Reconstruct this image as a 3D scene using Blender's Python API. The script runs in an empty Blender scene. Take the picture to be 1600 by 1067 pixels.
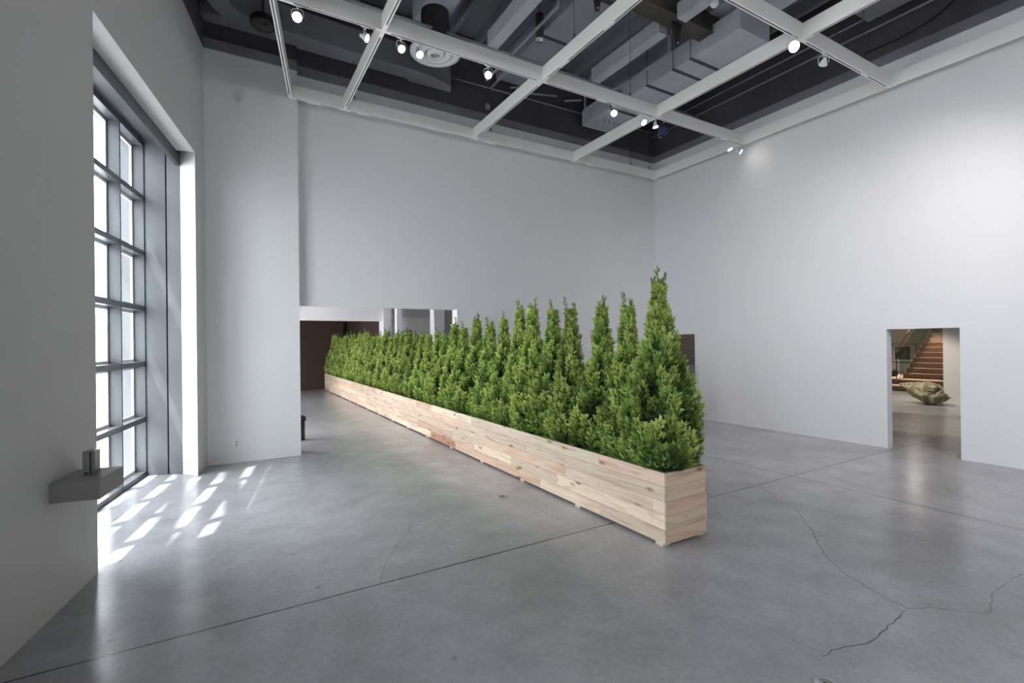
import bpy, bmesh, math, random
import numpy as np
from mathutils import Vector, Matrix, noise

sc = bpy.context.scene
R = math.radians

# ------------------------------------------------------------------ camera
cam_data = bpy.data.cameras.new('camera')
cam_data.sensor_width = 36.0
cam_data.lens = 755.0 / 1600.0 * 36.0
cam_data.clip_start = 0.05
cam_data.clip_end = 400
cam = bpy.data.objects.new('camera', cam_data)
sc.collection.objects.link(cam)
yaw = R(30.348)
fwd = Vector((math.sin(yaw), math.cos(yaw), 0.00132)).normalized()
right = Vector((math.cos(yaw), -math.sin(yaw), 0))
up = right.cross(fwd).normalized()
roll = math.atan(0.011)
r2 = right * math.cos(roll) - up * math.sin(roll)
u2 = up * math.cos(roll) + right * math.sin(roll)
cam.matrix_world = Matrix(((r2.x, u2.x, -fwd.x, 0.0), (r2.y, u2.y, -fwd.y, 0.0), (r2.z, u2.z, -fwd.z, 1.9), (0, 0, 0, 1)))
sc.camera = cam

# ------------------------------------------------------------------ world, sun, exposure
sc.view_settings.view_transform = 'Standard'
sc.view_settings.look = 'None'
sc.view_settings.gamma = 1.0
sc.view_settings.use_curve_mapping = False
sc.view_settings.exposure = 0.8
sc.cycles.use_denoising = True
sc.cycles.max_bounces = 10
sc.cycles.diffuse_bounces = 6
sc.cycles.transparent_max_bounces = 16
sc.cycles.sample_clamp_indirect = 6.0
sc.cycles.caustics_reflective = False
sc.cycles.caustics_refractive = False

world = bpy.data.worlds.new('sky')
sc.world = world
world.use_nodes = True
bg = world.node_tree.nodes['Background']
bg.inputs['Color'].default_value = (0.94, 0.955, 1.0, 1)
bg.inputs['Strength'].default_value = 6.8

def light(name, kind, loc, direction=(0, 0, -1), parent=None, **kw):
    d = bpy.data.lights.new(name, kind)
    for k, v in kw.items():
        setattr(d, k, v)
    o = bpy.data.objects.new(name, d)
    sc.collection.objects.link(o)
    o.location = loc
    o.rotation_euler = Vector(direction).to_track_quat('-Z', 'Y').to_euler()
    if parent:
        o.parent = parent
    return o

light('sun', 'SUN', (-20, 2, 30), (0.352, 0.147, -0.81), energy=6.5, angle=R(0.6), color=(1.0, 0.96, 0.9))

# local frame of the skewed window wall: a runs along the wall, b runs outwards
UX, UY = 0.17365, 0.98481
def LP(a, b, z=0.0):
    return (a * UX - b * UY, a * UY + b * UX, z)

def portal(loc, direction, sx, sy):
    o = light('window_portal', 'AREA', loc, direction, shape='RECTANGLE', size=sx, size_y=sy)
    o.data.cycles.is_portal = True
    return o

# ------------------------------------------------------------------ helpers
def link(name, me, parent=None):
    o = bpy.data.objects.new(name, me)
    sc.collection.objects.link(o)
    if parent is not None:
        o.parent = parent
    return o

def empty(name, label, cat, loc=(0, 0, 0), group=None):
    o = bpy.data.objects.new(name, None)
    o.empty_display_size = 0.1
    sc.collection.objects.link(o)
    o.location = loc
    tag(o, label, cat, group)
    return o

def tag(o, label=None, cat=None, group=None, kind=None):
    if label: o['label'] = label
    if cat: o['category'] = cat
    if group: o['group'] = group
    if kind: o['kind'] = kind
    return o

class MB:
    """collects shapes, builds one mesh"""
    def __init__(self):
        self.v, self.f, self.m, self.s = [], [], [], []
    def poly(self, pts, faces, mi=0, smooth=False):
        b = len(self.v)
        self.v += [tuple(p) for p in pts]
        for f in faces:
            self.f.append([b + i for i in f]); self.m.append(mi); self.s.append(smooth)
        return self
    def box(self, x0, x1, y0, y1, z0, z1, mi=0):
        p = [(x0, y0, z0), (x1, y0, z0), (x1, y1, z0), (x0, y1, z0), (x0, y0, z1), (x1, y0, z1), (x1, y1, z1), (x0, y1, z1)]
        return self.poly(p, [(0, 3, 2, 1), (4, 5, 6, 7), (0, 1, 5, 4), (1, 2, 6, 5), (2, 3, 7, 6), (3, 0, 4, 7)], mi)
    def lbox(self, a0, a1, b0, b1, z0, z1, mi=0):
        q = [LP(a0, b0), LP(a0, b1), LP(a1, b1), LP(a1, b0)]
        return self.prism([(p[0], p[1]) for p in q], z0, z1, mi)
    def prism(self, pts, z0, z1, mi=0):
        ar = sum(pts[i][0] * pts[(i + 1) % len(pts)][1] - pts[(i + 1) % len(pts)][0] * pts[i][1] for i in range(len(pts)))
        if ar < 0: pts = pts[::-1]
        n = len(pts)
        v = [(x, y, z0) for x, y in pts] + [(x, y, z1) for x, y in pts]
        f = [tuple(range(n - 1, -1, -1)), tuple(range(n, 2 * n))] + [(i, (i + 1) % n, n + (i + 1) % n, n + i) for i in range(n)]
        return self.poly(v, f, mi)
    def tube(self, p0, p1, r, n=12, mi=0, r1=None, caps=True):
        p0, p1 = Vector(p0), Vector(p1)
        r1 = r if r1 is None else r1
        d = (p1 - p0).normalized()
        a = d.orthogonal().normalized(); b = d.cross(a)
        v, f = [], []
        for p, rr in ((p0, r), (p1, r1)):
            for i in range(n):
                t = 2 * math.pi * i / n
                v.append(p + (a * math.cos(t) + b * math.sin(t)) * rr)
        for i in range(n): f.append((i, (i + 1) % n, n + (i + 1) % n, n + i))
        base = len(self.v)
        self.poly(v, f, mi, True)
        if caps:
            self.f.append([base + i for i in range(n - 1, -1, -1)]); self.m.append(mi); self.s.append(False)
            self.f.append([base + n + i for i in range(n)]); self.m.append(mi); self.s.append(False)
        return self
    def path(self, pts, r, n=8, mi=0):
        pts = [Vector(p) for p in pts]
        rings = []
        a = None
        for i, p in enumerate(pts):
            d = (pts[min(i + 1, len(pts) - 1)] - pts[max(i - 1, 0)]).normalized()
            if a is None: a = d.orthogonal().normalized()
            else: a = (a - d * a.dot(d)).normalized()
            b = d.cross(a)
            rings.append([p + (a * math.cos(2 * math.pi * k / n) + b * math.sin(2 * math.pi * k / n)) * r for k in range(n)])
        v = [q for ring in rings for q in ring]
        f = []
        for i in range(len(pts) - 1):
            for k in range(n):
                f.append((i * n + k, i * n + (k + 1) % n, (i + 1) * n + (k + 1) % n, (i + 1) * n + k))
        f.append(tuple(range(n - 1, -1, -1))); f.append(tuple(range(len(v) - n, len(v))))
        return self.poly(v, f, mi, True)
    def lathe(self, prof, centre=(0, 0, 0), axis=(0, 0, 1), n=28, mi=0):
        """prof: list of (r, h)"""
        ax = Vector(axis).normalized(); a = ax.orthogonal().normalized(); b = ax.cross(a); c = Vector(centre)
        v, f = [], []
        for r, h in prof:
            for k in range(n):
                t = 2 * math.pi * k / n
                v.append(c + ax * h + (a * math.cos(t) + b * math.sin(t)) * max(r, 1e-4))
        for i in range(len(prof) - 1):
            for k in range(n):
                f.append((i * n + k, i * n + (k + 1) % n, (i + 1) * n + (k + 1) % n, (i + 1) * n + k))
        return self.poly(v, f, mi, True)
    def build(self, name, mats, parent=None, bevel=0.0):
        me = bpy.data.meshes.new(name)
        me.from_pydata([tuple(p) for p in self.v], [], self.f)
        if not isinstance(mats, (list, tuple)): mats = [mats]
        for m in mats: me.materials.append(m)
        me.polygons.foreach_set('material_index', self.m)
        me.polygons.foreach_set('use_smooth', self.s)
        me.update()
        o = link(name, me, parent)
        if bevel:
            md = o.modifiers.new('bevel', 'BEVEL'); md.width = bevel; md.segments = 2; md.limit_method = 'ANGLE'; md.angle_limit = R(50)
        return o

# ------------------------------------------------------------------ materials
def mat(name):
    m = bpy.data.materials.new(name); m.use_nodes = True
    nt = m.node_tree
    return m, nt, nt.nodes['Principled BSDF']

def N(nt, kind, **kw):
    n = nt.nodes.new(kind)
    for k, v in kw.items():
        if k.startswith('i_'):
            n.inputs[k[2:].replace('_', ' ')].default_value = v
        else:
            setattr(n, k, v)
    return n

def ramp(nt, src, stops):
    r = nt.nodes.new('ShaderNodeValToRGB')
    el = r.color_ramp.elements
    while len(el) < len(stops): el.new(0.5)
    for e, (p, c) in zip(el, stops):
        e.position = p; e.color = (*c, 1) if len(c) == 3 else c
    nt.links.new(src, r.inputs['Fac'])
    return r

def g(v): return (v, v, v)

def paint(name, col, rough=0.6, var=0.04, scale=1.3, bump=0.02, spec=0.3, metal=0.0, streak=False):
    m, nt, b = mat(name)
    tc = N(nt, 'ShaderNodeTexCoord')
    mp = N(nt, 'ShaderNodeMapping')
    nt.links.new(tc.outputs['Object'], mp.inputs['Vector'])
    if streak: mp.inputs['Scale'].default_value = (1, 1, 0.15)
    n1 = N(nt, 'ShaderNodeTexNoise', i_Scale=scale, i_Detail=5.0, i_Roughness=0.6)
    nt.links.new(mp.outputs['Vector'], n1.inputs['Vector'])
    c0 = tuple(max(0, c * (1 - var)) for c in col); c1 = tuple(min(1, c * (1 + var)) for c in col)
    r = ramp(nt, n1.outputs['Fac'], [(0.3, c0), (0.7, c1)])
    nt.links.new(r.outputs['Color'], b.inputs['Base Color'])
    b.inputs['Roughness'].default_value = rough
    b.inputs['Metallic'].default_value = metal
    b.inputs['Specular IOR Level'].default_value = spec
    if bump:
        n2 = N(nt, 'ShaderNodeTexNoise', i_Scale=160.0, i_Detail=2.0)
        nt.links.new(tc.outputs['Object'], n2.inputs['Vector'])
        bp = N(nt, 'ShaderNodeBump', i_Strength=bump, i_Distance=0.01)
        nt.links.new(n2.outputs['Fac'], bp.inputs['Height'])
        nt.links.new(bp.outputs['Normal'], b.inputs['Normal'])
    return m

def emitter(name, col, strength):
    m, nt, b = mat(name)
    b.inputs['Base Color'].default_value = (*col, 1)
    b.inputs['Emission Color'].default_value = (*col, 1)
    b.inputs['Emission Strength'].default_value = strength
    return m

def concrete():
    m, nt, b = mat('polished_concrete')
    L = nt.links.new
    tc = N(nt, 'ShaderNodeTexCoord')
    big = N(nt, 'ShaderNodeTexNoise', i_Scale=0.5, i_Detail=6.0, i_Roughness=0.6)
    mid = N(nt, 'ShaderNodeTexNoise', i_Scale=2.2, i_Detail=8.0, i_Roughness=0.62)
    fine = N(nt, 'ShaderNodeTexNoise', i_Scale=24.0, i_Detail=5.0, i_Roughness=0.65)
    for n in (big, mid, fine): L(tc.outputs['Object'], n.inputs['Vector'])
    def rng(src, lo, hi):
        mr = N(nt, 'ShaderNodeMapRange'); mr.inputs['From Min'].default_value = 0.2; mr.inputs['From Max'].default_value = 0.8
        mr.inputs['To Min'].default_value = lo; mr.inputs['To Max'].default_value = hi; mr.clamp = False
        L(src, mr.inputs['Value']); return mr.outputs[0]
    def mul(a, b):
        mm = N(nt, 'ShaderNodeMath', operation='MULTIPLY'); L(a, mm.inputs[0]); L(b, mm.inputs[1]); return mm.outputs[0]
    val = mul(mul(rng(big.outputs['Fac'], 0.78, 1.22), rng(mid.outputs['Fac'], 0.78, 1.22)), rng(fine.outputs['Fac'], 0.86, 1.14))
    vo = N(nt, 'ShaderNodeTexVoronoi', i_Scale=2.3, i_Randomness=1.0)
    L(tc.outputs['Object'], vo.inputs['Vector'])
    pr = N(nt, 'ShaderNodeMapRange'); pr.inputs['From Min'].default_value = 0.015; pr.inputs['From Max'].default_value = 0.07; pr.inputs['To Min'].default_value = 0.62; pr.inputs['To Max'].default_value = 1.0
    L(vo.outputs['Distance'], pr.inputs['Value'])
    val = mul(val, pr.outputs[0])
    vc = N(nt, 'ShaderNodeCombineColor')
    for k, c in enumerate((0.365, 0.363, 0.382)):
        mm = N(nt, 'ShaderNodeMath', operation='MULTIPLY'); L(val, mm.inputs[0]); mm.inputs[1].default_value = c; L(mm.outputs[0], vc.inputs[k])
    # saw-cut joints
    sep = N(nt, 'ShaderNodeSeparateXYZ'); L(tc.outputs['Object'], sep.inputs[0])
    def line(axis, pos, w):
        s = N(nt, 'ShaderNodeMath', operation='SUBTRACT'); L(sep.outputs[axis], s.inputs[0]); s.inputs[1].default_value = pos
        a = N(nt, 'ShaderNodeMath', operation='ABSOLUTE'); L(s.outputs[0], a.inputs[0])
        c = N(nt, 'ShaderNodeMath', operation='LESS_THAN'); L(a.outputs[0], c.inputs[0]); c.inputs[1].default_value = w
        return c
    dark = [line('Y', 3.835, 0.008), line('X', 6.72, 0.008), line('X', 10.42, 0.004), line('Y', 0.13, 0.004), line('Y', 15.0, 0.004)]
    acc = dark[0]
    for d in dark[1:]:
        mx = N(nt, 'ShaderNodeMath', operation='MAXIMUM'); L(acc.outputs[0], mx.inputs[0]); L(d.outputs[0], mx.inputs[1]); acc = mx
    m4 = N(nt, 'ShaderNodeMix', data_type='RGBA'); L(acc.outputs[0], m4.inputs['Factor']); L(vc.outputs[0], m4.inputs[6]); m4.inputs[7].default_value = (0.03, 0.03, 0.032, 1)
    rim = line('X', 3.03, 0.008); core = line('X', 3.03, 0.0035)
    m5 = N(nt, 'ShaderNodeMix', data_type='RGBA'); L(rim.outputs[0], m5.inputs['Factor']); L(m4.outputs[2], m5.inputs[6]); m5.inputs[7].default_value = (0.10, 0.10, 0.105, 1)
    m6 = N(nt, 'ShaderNodeMix', data_type='RGBA'); L(core.outputs[0], m6.inputs['Factor']); L(m5.outputs[2], m6.inputs[6]); m6.inputs[7].default_value = (0.62, 0.62, 0.64, 1)
    L(m6.outputs[2], b.inputs['Base Color'])
    L(rng(mid.outputs['Fac'], 0.262, 0.19), b.inputs['Roughness'])
    b.inputs['Specular IOR Level'].default_value = 0.5
    bp = N(nt, 'ShaderNodeBump', i_Strength=0.05, i_Distance=0.02); L(mid.outputs['Fac'], bp.inputs['Height']); L(bp.outputs['Normal'], b.inputs['Normal'])
    return m

def wood(name, pale, mid_, dark_, knots=True, rough=0.62):
    """uses UV: u along the grain in metres, v across; 'board' colour attribute varies each board"""
    m, nt, b = mat(name)
    L = nt.links.new
    uv = N(nt, 'ShaderNodeUVMap'); uv.uv_map = 'UVMap'
    at = N(nt, 'ShaderNodeAttribute', attribute_name='board')
    mp = N(nt, 'ShaderNodeMapping'); mp.inputs['Scale'].default_value = (0.9, 11.0, 1)
    L(uv.outputs['UV'], mp.inputs['Vector'])
    n1 = N(nt, 'ShaderNodeTexNoise', i_Scale=1.0, i_Detail=7.0, i_Roughness=0.62, i_Distortion=1.6); L(mp.outputs[0], n1.inputs['Vector'])
    c1 = ramp(nt, n1.outputs['Fac'], [(0.28, dark_), (0.47, mid_), (0.66, pale)])
    # knots
    mk = N(nt, 'ShaderNodeMapping'); mk.inputs['Scale'].default_value = (2.7, 7.3, 1); L(uv.outputs['UV'], mk.inputs['Vector'])
    vo = N(nt, 'ShaderNodeTexVoronoi', i_Scale=1.0, i_Randomness=1.0); L(mk.outputs[0], vo.inputs['Vector'])
    kr = ramp(nt, vo.outputs['Distance'], [(0.0, (0.10, 0.055, 0.035)), (0.06, (0.26, 0.15, 0.09)), (0.115, (0.66, 0.50, 0.38)), (0.22, (1, 1, 1))])
    mx = N(nt, 'ShaderNodeMix', data_type='RGBA', blend_type='MULTIPLY'); mx.inputs['Factor'].default_value = 0.9 if knots else 0.0
    L(c1.outputs['Color'], mx.inputs[6]); L(kr.outputs['Color'], mx.inputs[7])
    m2 = N(nt, 'ShaderNodeMix', data_type='RGBA', blend_type='MULTIPLY'); m2.inputs['Factor'].default_value = 1.0
    L(mx.outputs[2], m2.inputs[6]); L(at.outputs['Color'], m2.inputs[7])
    L(m2.outputs[2], b.inputs['Base Color'])
    b.inputs['Roughness'].default_value = rough
    b.inputs['Specular IOR Level'].default_value = 0.25
    bp = N(nt, 'ShaderNodeBump', i_Strength=0.12, i_Distance=0.004); L(n1.outputs['Fac'], bp.inputs['Height']); L(bp.outputs['Normal'], b.inputs['Normal'])
    return m

def leaf_material():
    m, nt, b = mat('arborvitae_leaf')
    L = nt.links.new
    at = N(nt, 'ShaderNodeAttribute', attribute_name='tip')
    oi = N(nt, 'ShaderNodeObjectInfo')
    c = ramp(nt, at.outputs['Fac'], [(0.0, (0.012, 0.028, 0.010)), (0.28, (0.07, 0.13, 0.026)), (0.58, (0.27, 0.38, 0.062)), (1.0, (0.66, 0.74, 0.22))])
    tc = N(nt, 'ShaderNodeTexCoord')
    n1 = N(nt, 'ShaderNodeTexNoise', i_Scale=3.0, i_Detail=2.0); L(tc.outputs['Object'], n1.inputs['Vector'])
    hs = N(nt, 'ShaderNodeHueSaturation')
    mr = N(nt, 'ShaderNodeMapRange'); L(n1.outputs['Fac'], mr.inputs['Value']); mr.inputs['From Min'].default_value = 0.3; mr.inputs['From Max'].default_value = 0.7; mr.inputs['To Min'].default_value = 0.485; mr.inputs['To Max'].default_value = 0.53
    L(mr.outputs[0], hs.inputs['Hue'])
    mv = N(nt, 'ShaderNodeMapRange'); L(oi.outputs['Random'], mv.inputs['Value']); mv.inputs['To Min'].default_value = 0.88; mv.inputs['To Max'].default_value = 1.15
    L(mv.outputs[0], hs.inputs['Value']); hs.inputs['Saturation'].default_value = 0.98
    L(c.outputs['Color'], hs.inputs['Color'])
    L(hs.outputs['Color'], b.inputs['Base Color'])
    b.inputs['Roughness'].default_value = 0.5
    b.inputs['Specular IOR Level'].default_value = 0.35
    tr = N(nt, 'ShaderNodeBsdfTranslucent'); L(hs.outputs['Color'], tr.inputs['Color'])
    ms = N(nt, 'ShaderNodeMixShader'); ms.inputs[0].default_value = 0.15
    out = nt.nodes['Material Output']
    L(b.outputs[0], ms.inputs[1]); L(tr.outputs[0], ms.inputs[2]); L(ms.outputs[0], out.inputs['Surface'])
    return m

def pane_material(name, tint, fac=0.08, rough=0.02):
    m, nt, b = mat(name)
    nt.nodes.remove(b)
    L = nt.links.new
    t = N(nt, 'ShaderNodeBsdfTransparent'); t.inputs['Color'].default_value = (*tint, 1)
    gl = N(nt, 'ShaderNodeBsdfGlossy'); gl.inputs['Roughness'].default_value = rough
    ms = N(nt, 'ShaderNodeMixShader'); ms.inputs[0].default_value = fac
    L(t.outputs[0], ms.inputs[1]); L(gl.outputs[0], ms.inputs[2]); L(ms.outputs[0], nt.nodes['Material Output'].inputs['Surface'])
    return m

def brick():
    m, nt, b = mat('brick_masonry')
    tc = N(nt, 'ShaderNodeTexCoord'); mp = N(nt, 'ShaderNodeMapping'); mp.inputs['Rotation'].default_value = (R(90), 0, 0)
    nt.links.new(tc.outputs['Object'], mp.inputs['Vector'])
    br = N(nt, 'ShaderNodeTexBrick', i_Scale=2.2)
    br.inputs['Color1'].default_value = (0.34, 0.14, 0.11, 1); br.inputs['Color2'].default_value = (0.42, 0.20, 0.16, 1); br.inputs['Mortar'].default_value = (0.6, 0.56, 0.52, 1)
    nt.links.new(mp.outputs[0], br.inputs['Vector']); nt.links.new(br.outputs['Color'], b.inputs['Base Color'])
    b.inputs['Roughness'].default_value = 0.9
    return m

def rock_material():
    m, nt, b = mat('mossy_stone')
    L = nt.links.new
    tc = N(nt, 'ShaderNodeTexCoord')
    n1 = N(nt, 'ShaderNodeTexNoise', i_Scale=4.0, i_Detail=8.0, i_Roughness=0.7, i_Distortion=0.8); L(tc.outputs['Object'], n1.inputs['Vector'])
    n2 = N(nt, 'ShaderNodeTexNoise', i_Scale=14.0, i_Detail=6.0, i_Roughness=0.7); L(tc.outputs['Object'], n2.inputs['Vector'])
    c = ramp(nt, n1.outputs['Fac'], [(0.3, (0.08, 0.07, 0.055)), (0.45, (0.34, 0.31, 0.19)), (0.58, (0.58, 0.53, 0.37)), (0.75, (0.80, 0.74, 0.62))])
    c2 = ramp(nt, n2.outputs['Fac'], [(0.3, g(0.55)), (0.7, g(1.15))])
    mx = N(nt, 'ShaderNodeMix', data_type='RGBA', blend_type='MULTIPLY'); mx.inputs['Factor'].default_value = 1
    L(c.outputs[0], mx.inputs[6]); L(c2.outputs[0], mx.inputs[7]); L(mx.outputs[2], b.inputs['Base Color'])
    b.inputs['Roughness'].default_value = 0.9
    bp = N(nt, 'ShaderNodeBump', i_Strength=0.9, i_Distance=0.05); L(n2.outputs['Fac'], bp.inputs['Height']); L(bp.outputs['Normal'], b.inputs['Normal'])
    return m

def soil_material():
    m, nt, b = mat('dark_mulch')
    tc = N(nt, 'ShaderNodeTexCoord')
    n1 = N(nt, 'ShaderNodeTexNoise', i_Scale=40.0, i_Detail=6.0, i_Roughness=0.7); nt.links.new(tc.outputs['Object'], n1.inputs['Vector'])
    c = ramp(nt, n1.outputs['Fac'], [(0.3, (0.006, 0.004, 0.003)), (0.7, (0.05, 0.03, 0.02))])
    nt.links.new(c.outputs[0], b.inputs['Base Color']); b.inputs['Roughness'].default_value = 0.95
    bp = N(nt, 'ShaderNodeBump', i_Strength=1.0, i_Distance=0.03); nt.links.new(n1.outputs['Fac'], bp.inputs['Height']); nt.links.new(bp.outputs['Normal'], b.inputs['Normal'])
    return m

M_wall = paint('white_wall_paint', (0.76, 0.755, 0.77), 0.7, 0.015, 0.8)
M_wallL = paint('shaded_wall_paint', (0.60, 0.595, 0.595), 0.7, 0.015, 0.8)  # same wall paint darkened: shade of the backlit window wall put into the colour
M_dark = paint('dark_ceiling_paint', (0.078, 0.074, 0.082), 0.7, 0.15, 1.0)
M_deck = paint('slate_deck_paint', (0.27, 0.275, 0.31), 0.65, 0.15, 1.2)
M_duct = paint('grey_duct_paint', (0.45, 0.455, 0.50), 0.55, 0.12, 1.5)
M_ductd = paint('charcoal_duct_paint', (0.20, 0.20, 0.225), 0.55, 0.15, 1.5)
M_iron = paint('brown_black_steel', (0.07, 0.062, 0.052), 0.5, 0.2, 3)
M_pipe = paint('painted_pipe', (0.26, 0.26, 0.28), 0.5, 0.1, 2)
M_beam = paint('white_beam_enamel', (0.90, 0.89, 0.855), 0.45, 0.01, 1.0, spec=0.4)
M_slot = paint('black_track_slot', (0.02, 0.02, 0.02), 0.5, 0.05)
M_lampw = paint('white_lamp_enamel', (0.82, 0.82, 0.81), 0.35, 0.02, spec=0.5)
M_bulb = emitter('lit_reflector_bulb', (1.0, 0.95, 0.86), 14.0)
M_bulbhot = emitter('very_bright_bulb', (1.0, 0.98, 0.93), 60.0)
M_bulbcan = emitter('gallery_lamp_bulb', (1.0, .93, .82), 160.0)
M_floor = concrete()
M_reveal = paint('grey_reveal_paint', (0.11, 0.114, 0.124), 0.5, 0.03, 1.0)
M_frame = paint('grey_window_metal', (0.075, 0.080, 0.090), 0.4, 0.03, 1.0, spec=0.5)
M_white = paint('matt_white_paint', (0.80, 0.80, 0.81), 0.6, 0.01)
M_cedar = wood('pale_cedar_board', (0.78, 0.67, 0.555), (0.70, 0.57, 0.45), (0.48, 0.34, 0.245))
M_stair = wood('warm_oak_tread', (0.42, 0.30, 0.23), (0.36, 0.245, 0.185), (0.29, 0.19, 0.14), knots=False)
M_leaf = leaf_material()
M_bark = paint('thuja_bark', (0.16, 0.10, 0.07), 0.9, 0.3, 12, 0.4)
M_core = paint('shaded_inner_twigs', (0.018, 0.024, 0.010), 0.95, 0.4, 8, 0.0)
M_soil = soil_material()
M_glass = pane_material('window_glass', (0.93, 0.96, 0.96))
M_acryl = pane_material('clear_acrylic', (0.96, 0.97, 0.97), 0.05)
M_rail = pane_material('greenish_balustrade_glass', (0.72, 0.80, 0.77), 0.08)
M_brick = brick()
M_ext = paint('pale_pavement', (0.55, 0.55, 0.55), 0.9, 0.1, 0.6)
M_extb = paint('pale_far_facade', (0.45, 0.47, 0.5), 0.9, 0.1, 0.6)
M_brown = paint('taupe_brown_wall', (0.075, 0.045, 0.038), 0.8, 0.06)
M_room = paint('soft_grey_wall', (0.55, 0.55, 0.54), 0.75, 0.02)
M_black = paint('black_rubber', (0.02, 0.02, 0.02), 0.5, 0.1)
M_char = paint('charcoal_metal', (0.05, 0.05, 0.048), 0.5, 0.1)
M_steel = paint('brushed_steel', (0.55, 0.55, 0.55), 0.35, 0.05, 6, metal=0.9)
M_rock = rock_material()
M_crack = paint('hairline_crack', (0.07, 0.07, 0.075), 0.9, 0.2, 6)
M_clay = paint('beige_plinth_paint', (0.62, 0.53, 0.47), 0.6, 0.02)
M_shelf = paint('white_shelf_paint', (0.33, 0.32, 0.315), 0.6, 0.02)
M_print = paint('dark_photographic_print', (0.09, 0.10, 0.11), 0.4, 0.8, 3.0)

def S(o):
    o['kind'] = 'structure'
    return o

# ------------------------------------------------------------------ floor
fl = MB().poly([(-6, -7, 0), (33, -7, 0), (33, 26, 0), (-1.2, 26, 0), (-1.2, 9.2, 0), LP(8.9, 2.72), LP(-6.5, 2.72)], [(0, 1, 2, 3, 4, 5, 6)])
floor = S(fl.build('floor', M_floor))
def crack(pts, w=0.006):
    rnd = random.Random(len(pts) * 7 + int(pts[0][0] * 10))
    P = []
    for i in range(len(pts) - 1):
        a, b = Vector(pts[i]), Vector(pts[i + 1])
        k = max(2, int((b - a).length / 0.05))
        for j in range(k):
            t = j / k; p = a.lerp(b, t)
            P.append(Vector((p.x + rnd.uniform(-.010, .010), p.y + rnd.uniform(-.010, .010))))
    P.append(Vector(pts[-1]))
    v, f = [], []
    for i, p in enumerate(P):
        d = (P[min(i + 1, len(P) - 1)] - P[max(i - 1, 0)]).normalized()
        ww = w * rnd.uniform(.25, .6)
        v += [(p.x - d.y * ww, p.y + d.x * ww, 0.0006), (p.x + d.y * ww, p.y - d.x * ww, 0.0006)]
    for i in range(len(P) - 1): f.append((2 * i, 2 * i + 1, 2 * i + 3, 2 * i + 2))
    MB().poly(v, f).build('hairline_crack', M_crack, floor)
crack([(5.93, 3.81), (5.61, 3.39), (5.4, 3.03), (4.99, 2.66), (4.67, 2.43), (4.45, 2.24), (4.25, 1.99), (4.15, 1.75), (4.09, 1.54)])
crack([(4.09, 1.54), (4.25, 1.45), (4.35, 1.35), (4.49, 1.22), (4.81, 1.3), (5.05, 1.3), (5.46, 1.29)], 0.004)
crack([(4.07, 1.53), (3.86, 1.52), (3.6, 1.5), (3.42, 1.49), (3.2, 1.56), (3.04, 1.57)], 0.006)
crack([(1.68, 4.99), (1.52, 4.72), (1.35, 4.49), (1.2, 4.25), (1.07, 4.0), (1.02, 3.84)], 0.004)
crack([(0.3, 6.6), (0.64, 6.72), (0.95, 6.78), (1.31, 6.68), (1.7, 6.56), (2.03, 6.65), (2.4, 6.65), (2.82, 6.71)], 0.005)
plugs = [(2.81, 1.43, 'round steel floor socket cover in the bare concrete in front of the planter'),
         (2.88, 5.2, 'small round floor socket cover in the concrete beside the long planter'),
         (7.0, 5.24, 'small round floor socket cover beyond the planter, near the vitrine')]
for x, y, lb in plugs:
    t = empty('floor_socket_cover', lb, 'floor cover', (x, y, 0), 'round socket covers set into the floor')
    MB().lathe([(0.072, 0.0), (0.070, 0.004), (0.045, 0.005), (0.043, 0.003), (0.0, 0.003)]).build('cover_ring', M_steel, t)
    MB().lathe([(0.016, 0.0031), (0.016, 0.006), (0.0, 0.006)], n=14).build('screw_cap', M_char, t)

# ------------------------------------------------------------------ main room shell
ZW, ZC = 6.60, 8.3
# left wall (skewed)
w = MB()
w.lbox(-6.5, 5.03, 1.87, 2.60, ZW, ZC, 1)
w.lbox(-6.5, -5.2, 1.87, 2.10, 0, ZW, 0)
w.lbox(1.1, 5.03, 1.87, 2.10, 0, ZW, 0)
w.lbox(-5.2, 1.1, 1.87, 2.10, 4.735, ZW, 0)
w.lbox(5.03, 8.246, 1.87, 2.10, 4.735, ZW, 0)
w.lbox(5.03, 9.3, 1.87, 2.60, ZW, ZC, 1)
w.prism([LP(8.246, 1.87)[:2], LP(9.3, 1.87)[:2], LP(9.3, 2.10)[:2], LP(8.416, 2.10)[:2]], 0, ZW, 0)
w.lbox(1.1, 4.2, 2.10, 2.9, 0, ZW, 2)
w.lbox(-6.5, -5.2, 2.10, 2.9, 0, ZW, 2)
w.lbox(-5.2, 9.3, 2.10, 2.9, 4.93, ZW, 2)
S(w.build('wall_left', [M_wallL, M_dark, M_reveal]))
# grey reveal panels and blind pocket
rv = MB()
A, B, C_, D = LP(8.416, 2.105)[:2], LP(8.472, 2.285)[:2], LP(8.478, 2.305)[:2], LP(8.525, 2.60)[:2]
A2, B2, C2, D2 = LP(8.7, 2.105)[:2], LP(8.7, 2.285)[:2], LP(8.7, 2.305)[:2], LP(8.7, 2.60)[:2]
rv.prism([A, A2, B2, B], 0, 4.93, 0)
rv.prism([LP(8.53, 2.285)[:2], B2, C2, LP(8.53, 2.305)[:2]], 0, 4.93, 1)
rv.prism([C_, C2, D2, D], 0, 4.93, 0)
rv.prism([LP(8.525, 2.60)[:2], LP(8.7, 2.60)[:2], LP(8.7, 2.9)[:2], LP(8.56, 2.9)[:2]], 0, 4.93, 0)
S(rv.build('trim_1', [M_reveal, M_char]))
S(MB().lbox(4.2, 8.47, 2.10, 2.13, 4.57, 4.93).lbox(4.2, 8.47, 2.13, 2.16, 4.57, 4.585).build('trim_2', [M_frame]))

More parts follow.
